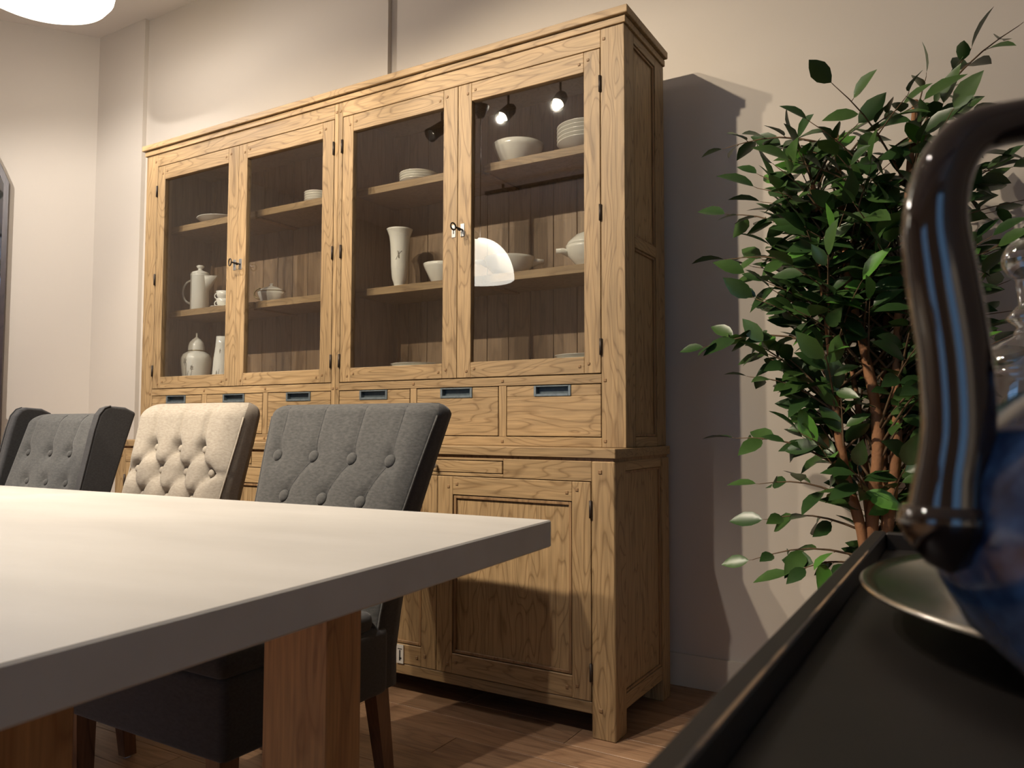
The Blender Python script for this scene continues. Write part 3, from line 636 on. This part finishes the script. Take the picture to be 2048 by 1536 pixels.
# beige chair: deep diamond tufting
rA = [(-.125, .842), (.005, .840), (.130, .838)]; rB = [(-.20, .768), (-.065, .766), (.065, .764), (.19, .764)]; rC = [(-.130, .682), (.0, .68), (.128, .678)]; rD = [(-.20, .60), (-.065, .60), (.065, .60), (.19, .60)]
cr = [(a, (a[0]*1.1, 1.0)) for a in rA]
for up, dn in ((rA, rB), (rC, rD)):
    for i in range(3): cr += [(up[i], dn[i]), (up[i], dn[i+1])]
for i in range(3): cr += [(rC[i], rB[i]), (rC[i], rB[i+1])]
cr += [(rB[0], (-.29, .755)), (rB[3], (.29, .755))]
P2 = dict(yr=[(.27, .175), (.40, .18), (.48, .20), (.68, .255), (.86, .295), (.98, .318)], hw=[(.27, .245), (.45, .245), (.70, .252), (.98, .272)], th=[(.27, .11), (.7, .085), (.98, .065)],
          z0=.29, z1=.995, rt=.05, dents=rA+rB+rC+rD, creases=cr, dd=.036, dw=.026, cd=.015, cw=.011, puff=.036, br=.013, seams=None,
          sw=.25, sy0=-.205, sy1=.15, sz0=.282, sz1=.43)
chair('dining_chair', 'oatmeal beige dining chair with deep diamond-tufted back between two charcoal chairs', (-1.395, -.655, 0), 0, P2, BEIGE, BEIGED,
      [((.248, -.15), (.268, -.128)), ((.115, -.20), (.148, -.178)), ((.215, .14), (.21, .19)), ((-.215, .14), (-.21, .19))])
# wing chair
wA = [(-.17, .81), (-.015, .81), (.115, .81)]; wB = [(-.10, .705), (.03, .705), (.16, .705)]
P3 = dict(yr=[(.27, .18), (.40, .18), (.48, .20), (.68, .256), (.86, .31), (.98, .346)], hw=[(.27, .262), (.45, .262), (.70, .262), (.98, .272)], th=[(.27, .10), (.7, .085), (.98, .07)],
          z0=.29, z1=.962, rt=.04, dents=wA+wB, creases=[(a, (a[0]*1.1, 1.0)) for a in wA], dd=.018, dw=.028, cd=.006, cw=.012, puff=.018, br=.013, seams=[((a[0], a[1]+.02), (a[0]*1.08, .955)) for a in wA[1:]],
          bow=0, sw=.27, sy0=-.25, sy1=.15, sz0=.282, sz1=.43)
wc = chair('wing_chair', 'charcoal grey wing-backed dining chair farthest left along the table', (-2.095, -.70, 0), 0, P3, GREY, GREYD,
      [((-.22, -.2), (-.22, -.2)), ((.22, -.2), (.22, -.2)), ((.22, .14), (.215, .19)), ((-.22, .14), (-.215, .19))])
wc['label'] = 'charcoal grey dining chair with side wings, leftmost of the three chairs'
for s in (-1, 1):
    pf = [(.27, .165), (.43, .13), (.56, .115), (.69, .145), (.80, .170), (.90, .192), (.955, .208), (.98, .228), (.988, .25)]
    pr_ = [(.965, .352), (.86, .318), (.68, .264), (.48, .208), (.27, .185)]
    poly = [(y, z) for z, y in pf]+[(.31, .984)]+[(y, z) for z, y in pr_]
    mb = MB().prism(poly, .262, .305)
    mb.v = [((x+ (max(0, .9-0)*0))*s, y, z) for x, y, z in mb.v]
    o = mb.obj('wing', [GREYD], wc, False)
    bv = o.modifiers.new('round', 'BEVEL'); bv.width = .016; bv.segments = 4; bv.limit_method = 'ANGLE'; bv.angle_limit = .6
    MB().tube([(s*.303, y-.0005, z) for z, y in pf[1:]], .0028, 6).obj('piping', GREYD, wc, False)

# ------------------------------------------------------------------ arched mirror at the left wall
c = c0+dl*.435-nl*.0
am = thing('arched_mirror', 'dark wooden pointed-arch mirror leaning upright on the left wall', 'mirror', c+dl*.42, 0)
am.rotation_euler = (0, 0, math.atan2(dl.y, dl.x))
def arch(hw, z0, zs, za, n=10):
    pts = [(-hw, z0), (-hw, zs)]
    for k in range(1, n+1):
        s = k/n; pts.append((-hw+hw*s, zs+(za-zs)*s**.9))
    left = pts; right = [(-x, z) for x, z in reversed(pts[:-1])]
    return left+right
outer = arch(.42, 0.0, 2.31, 3.10); inner = arch(.395, .06, 2.30, 3.04)
n = len(outer); vs = []
for y in (.008, .055): vs += [(x, y, z) for x, z in outer]+[(x, y, z) for x, z in inner]
fs = []
for i in range(n):
    j = (i+1) % n
    fs += [(i, j, n+j, n+i), (2*n+i, 3*n+i, 3*n+j, 2*n+j), (i, 2*n+i, 2*n+j, j), (n+i, n+j, 3*n+j, 3*n+i)]
MB().add(vs, fs).obj('frame', DARKW, am, False)
MB().prism([(x, z) for x, z in arch(.40, .055, 2.30, 3.045)], .02, .026, 'y').obj('mirror_pane', MIRR, am, False)
kb = MB().lathe([(0, 0), (.010, 0), (.008, .01), (.016, .022), (.012, .034), (0, .036)], 12); kb = kb.obj('knob', DARKW, am, False); kb.location = (-.407, .055, 1.0); kb.rotation_euler = (-PI/2, 0, 0)

# ------------------------------------------------------------------ ficus tree
FC = Vector((.66, .16, 0))
fi = thing('ficus_tree', 'leafy green artificial ficus tree with several thin trunks beside the cabinet', 'plant', FC)
MB().lathe([(0, 0), (.13, 0), (.135, .01), (.165, .30), (.175, .31), (.175, .335), (.16, .335), (.155, .31), (0, .305)], 32).obj('planter', PLANTER, fi, False)
MB().lathe([(0, .300), (.154, .300), (.15, .312), (0, .318)], 24).obj('soil', BARK, fi, False)
rnd = random.Random(5)
def stem(pts, r0, r1):
    P = [Vector(q) for q in pts]; out = []
    for i in range(len(P)-1):
        p0, p1, p2, p3 = P[max(i-1, 0)], P[i], P[i+1], P[min(i+2, len(P)-1)]
        for k in range(6):
            t = k/6; out.append(.5*((2*p1)+(p2-p0)*t+(2*p0-5*p1+4*p2-p3)*t*t+(3*p1-p0-3*p2+p3)*t**3))
    out.append(P[-1]); n = len(out)
    rad = [r0+(r1-r0)*i/(n-1)+.0012*math.sin(i*1.7) for i in range(n)]
    return out, rad
STEMS = []
for pts, r0, r1 in (([(0, 0, .30), (-.005, -.02, .60), (-.055, -.03, .85), (-.085, -.02, 1.2), (-.12, 0, 1.6)], .017, .007),
                    ([(.02, .0, .30), (.012, -.01, .62), (.035, -.02, .90), (.0, 0, 1.15), (-.035, -.01, 1.35), (-.06, .02, 1.75)], .021, .007),
                    ([(.035, .01, .30), (.045, 0, .60), (.075, 0, .85), (.085, .01, 1.15), (.11, 0, 1.45), (.14, .03, 1.8)], .019, .007),
                    ([(.02, .03, .30), (.04, .06, .62), (.04, .08, .95), (.065, .1, 1.3), (.20, .12, 1.7)], .015, .006),
                    ([(-.01, .03, .30), (.0, .06, .65), (-.03, .10, 1.0), (-.10, .14, 1.45)], .013, .005)):
    o, rd = stem(pts, r0, r1); MB().tube(o, rd, 9).obj('trunk', BARK, fi, False); STEMS.append(o)
# crown outline left of the trunk: (height, reach)
LEFT = [(.50, .22), (.58, .31), (.68, .18), (.80, .20), (.88, .33), (.98, .24), (1.08, .26), (1.17, .40), (1.27, .28), (1.40, .38), (1.50, .36), (1.60, .35), (1.70, .25), (1.78, .22), (1.90, .10)]
def leaf_mesh(i):
    mb = MB(); L = .088; Wd = .0215; n = 6
    ss = [0, .12, .3, .55, .8, 1.0]; ws = [.0, .55, .95, 1.0, .55, 0]
    vs = []; dr = -.20+.08*(i % 2)
    for s, w in zip(ss, ws):
        z = dr*s*s*L*.9; x = s*L
        vs += [(x, -w*Wd, z+w*Wd*.28), (x, 0, z), (x, w*Wd, z+w*Wd*.28)]
    fs = []
    for k in range(n-1):
        for q in (0, 1): fs.append((k*3+q, k*3+q+1, (k+1)*3+q+1, (k+1)*3+q))
    return vs, fs
leaves = []; twigs = MB()
def sprig(base, tip, nl, droop=.25):
    b = Vector(base); t = Vector(tip); d = t-b; ln = d.length
    pts = []
    for k in range(7):
        s = k/6; q = b+d*s+Vector((0, 0, math.sin(s*PI)*ln*.10-s*s*.0)); pts.append(q)
    twigs.tube(pts, [.0030*(1-k/6)+.0010 for k in range(7)], 5)
    fw = d.normalized(); sd = fw.cross(Vector((0, 0, 1))); sd = sd.normalized() if sd.length > .1 else Vector((1, 0, 0))
    for k in range(nl):
        s = .22+.78*(k+.5)/nl if k < nl-1 else 1.0
        i = min(5, int(s*6)); q = pts[i].lerp(pts[min(i+1, 6)], s*6-i)
        side = 1 if k % 2 else -1
        if k == nl-1: dr = fw+Vector((rnd.uniform(-.2, .2), rnd.uniform(-.2, .2), -.15))
        else: dr = fw*rnd.uniform(.35, .9)+sd*side*rnd.uniform(.5, 1.0)+Vector((rnd.uniform(-.25, .25), rnd.uniform(-.25, .25), rnd.uniform(-.75, .25)))
        dr.normalize(); up = Vector((rnd.uniform(-.8, .8), rnd.uniform(-1.3, .1), rnd.uniform(.35, 1))); up = (up-dr*up.dot(dr)).normalized()
        pet = q+dr*.010; twigs.tube([q, pet], .0009, 4)
        leaves.append((pet, dr, up, rnd.uniform(.72, 1.22)))
def stem_at(z):
    o = rnd.choice(STEMS); return min(o, key=lambda q: abs(q.z-z))
for k in range(270):
    z = .52+1.20*((k+.5)/270)**.85+rnd.uniform(-.04, .04)
    a = rnd.uniform(-PI, PI); reach = lerp(LEFT, z)
    if z < .95 and rnd.random() < .35: continue
    fx = math.cos(a); fy = math.sin(a)
    rx = reach if fx < 0 else max(.24, min(.38, .20+.22*(z-.5)))
    ry = .30 if z > .9 else .2
    fr = math.sqrt(rnd.uniform(.12, 1.0)); tip = Vector((.02+fx*rx*fr, .02+fy*ry*fr, z+rnd.uniform(-.03, .06)))
    if z < 1.22 and tip.y < .08 and -.16 < tip.x < .15 and rnd.random() < .8: continue
    b = stem_at(z-.10-.12*fr); sprig(b, tip, rnd.choice((6, 7, 8, 9)))
# sprigs that stick out of the outline
for tip, zb, nl in (((-.36, -.02, 1.745), 1.70, 9), ((-.36, 0, 1.55), 1.45, 8), ((-.37, .02, 1.42), 1.30, 7), ((-.42, -.03, 1.155), 1.13, 10), ((-.29, -.05, 1.06), .98, 7), ((-.34, -.02, .885), .82, 7),
                    ((-.26, -.08, .76), .72, 6), ((-.29, -.05, .545), .58, 6), ((-.17, -.1, .53), .55, 6), ((.17, -.02, 1.84), 1.62, 5), ((.27, 0, 1.89), 1.62, 7), ((.38, .02, 1.94), 1.68, 6), ((-.16, -.05, 1.74), 1.6, 8), ((.0, -.05, 1.73), 1.6, 8), ((-.25, -.05, .66), .66, 6)):
    b = min(STEMS[0]+STEMS[1]+STEMS[2], key=lambda q: abs(q.z-zb)+.3*abs(q.x-tip[0])); sprig(b, tip, nl)
twigs.obj('twigs', TWIG, fi, False, kind='stuff')
lv = [leaf_mesh(0), leaf_mesh(1)]
LM = []
for m in range(3):
    for q in range(2): LM.append(MB().add(lv[q][0], lv[q][1], True).mesh('leaf', LEAFM[m]))
# keep clear of the back wall, the cabinet side and the tray table
def ok(q): w = q+FC; return w.y < .56 and not (w.x < .04 and w.y > -.05) and not (w.y < -.35)
leaves = [l for l in leaves if ok(l[0]) and ok(l[0]+l[1]*.09)]
order = sorted(range(len(leaves)), key=lambda i: leaves[i][0].y-.25*abs(leaves[i][0].x))
rest = MB()
for rank, i in enumerate(order):
    q, dr, up, sc = leaves[i]; sd = up.cross(dr)
    mt = Matrix(((dr.x, sd.x, up.x, q.x), (dr.y, sd.y, up.y, q.y), (dr.z, sd.z, up.z, q.z), (0, 0, 0, 1))) @ Matrix.Scale(sc, 4)
    c_ = rnd.random(); mi = 0 if c_ < .50 else (1 if c_ < .90 else 2)
    if rank < 300:
        o = bpy.data.objects.new('leaf', LM[mi*2+rank % 2]); COL.objects.link(o); o.parent = fi; o.matrix_local = mt
    else:
        v, f = lv[rank % 2]; rest.add([mt @ Vector(x) for x in v], f, True, mi)
rest.obj('foliage', LEAFM, fi, False, kind='stuff')

# ------------------------------------------------------------------ black tray table with its things
TZ = .782; RZ = .80
ttc = Vector((1.16, -1.60, 0))
tt = thing('tray_table', 'black lacquered tray-top side table in the right foreground', 'side table', ttc)
tx0, tx1, ty0, ty1 = .828, 1.50, -2.35, -1.15
tt_r = math.radians(-2.2)
def trot(o): return o
MB().box(tx0, tx1, ty0, ty1, TZ-.02, TZ, .001).obj('tray_floor', BLACK, tt)
for a in ((tx0-.014, tx0, ty0-.014, ty1+.014), (tx1, tx1+.014, ty0-.014, ty1+.014)): MB().box(a[0], a[1], a[2], a[3], TZ-.035, RZ, .002).obj('tray_rim', BLACK, tt)
for a in ((tx0, tx1, ty1, ty1+.014), (tx0, tx1, ty0-.014, ty0)): MB().box(a[0], a[1], a[2], a[3], TZ-.035, RZ, .002).obj('tray_rim', BLACK, tt)
MB().box(tx0-.0022, tx0-.0002, ty0, ty1-.15, RZ-.0006, RZ+.0003).obj('worn_edge', WORN, tt)
for lx in (tx0+.02, tx1-.02):
    for ly in (ty0+.03, ty1-.03): MB().taper((lx, ly, 0), .026, .026, (lx, ly, TZ-.02), .036, .036).obj('leg', BLACK, tt)
# silver dish
sd_ = MB().lathe([(0, .004), (.06, .0), (.064, .006), (.12, .010), (.17, .020), (.195, .0275), (.200, .029), (.2015, .031), (.199, .033), (.19, .0295), (.15, .018), (.10, .012), (0, .011)], 72).obj('silver_dish', SILVER)
sd_.location = (1.0457, -1.5016, TZ); sd_['label'] = 'wide shallow polished silver dish lying on the black tray'; sd_['category'] = 'dish'
# teapot
po = thing('teapot', 'mottled blue glazed teapot with tall arched black-brown handle', 'teapot', (.981, -1.744, TZ))
MB().lathe([(0, 0), (.044, 0), (.045, .006), (.038, .016), (.038, .026), (.0526, .0437), (.0672, .057), (.0772, .075), (.0815, .092), (.082, .103), (.079, .118), (.071, .133), (.064, .139), (.050, .150), (.036, .158), (.034, .163), (0, .163)], 64).obj('body', GLAZE, po, False)
MB().lathe([(.036, .1635), (.032, .170), (.014, .178), (.007, .182), (.006, .188), (.012, .193), (.012, .201), (.006, .206), (0, .207)], 32).obj('lid', HANDLE, po, False)
dxy = Vector((.8584, .513, 0)).normalized()
def hp(s, z): return dxy*s+Vector((0, 0, z-TZ))
hl = [(-.083, .876), (-.083, .884), (-.0815, .900), (-.0785, .921), (-.0795, .950), (-.0835, .979), (-.0855, 1.000), (-.0815, 1.020), (-.071, 1.0345), (-.0526, 1.0405), (-.025, 1.043)]
path = hl+[(0, 1.0435)]+[(-s, z) for s, z in reversed(hl)]
P_ = [hp(*q) for q in path]; sm = []
for i in range(len(P_)-1):
    p0, p1, p2, p3 = P_[max(i-1, 0)], P_[i], P_[i+1], P_[min(i+2, len(P_)-1)]
    for k in range(6):
        t = k/6; sm.append(.5*((2*p1)+(p2-p0)*t+(2*p0-5*p1+4*p2-p3)*t*t+(3*p1-p0-3*p2+p3)*t**3))
sm.append(P_[-1]); nn = len(sm)
rad = []
for i in range(nn):
    s = min(i, nn-1-i)/(nn/2); rad.append(.0175-.0045*min(1, s*5) if s < .2 else .013-.0045*min(1, max(0, (s-.45)/.35)))
for i, q in enumerate((.003, .008, .012, .0145, .0162, .0172)): rad[i] = rad[nn-1-i] = q
MB().tube(sm, rad, 20).obj('handle', HANDLE, po, False)
for s in (-1, 1): MB().lathe([(0, -.016), (.008, -.012), (.0155, -.002), (.018, .004), (.0165, .010), (0, .014)], 24, c=tuple(hp(s*.0835, .880))).obj('handle_lug', HANDLE, po, False)
MB().tube([Vector((.045, -.05, .06)), Vector((.075, -.085, .085)), Vector((.095, -.105, .13))], [.018, .012, .008], 14).obj('spout', GLAZE, po, False)
# glass jar with ball finial
gl = thing('glass_jar', 'clear glass jar with ball-topped lid standing behind the teapot', 'jar', (.966, -1.222, TZ))
MB().lathe([(0, 0), (.05, 0), (.056, .006), (.058, .03), (.058, .17), (.054, .188), (.053, .196), (.0505, .196), (.0515, .186), (.0545, .168), (.0545, .03), (.052, .012), (0, .008)], 40).obj('body', CRYST, gl, False)
MB().lathe([(.056, .197), (.057, .201), (.04, .214), (.015, .226), (.010, .236), (.020, .244), (.014, .252), (.008, .258), (.010, .280)]+[(.022*math.cos(a), .302+.022*math.sin(a)) for a in [-1.1+2.67*k/12 for k in range(13)]]+[(0, .324)], 32).obj('lid', CRYST, gl, False)
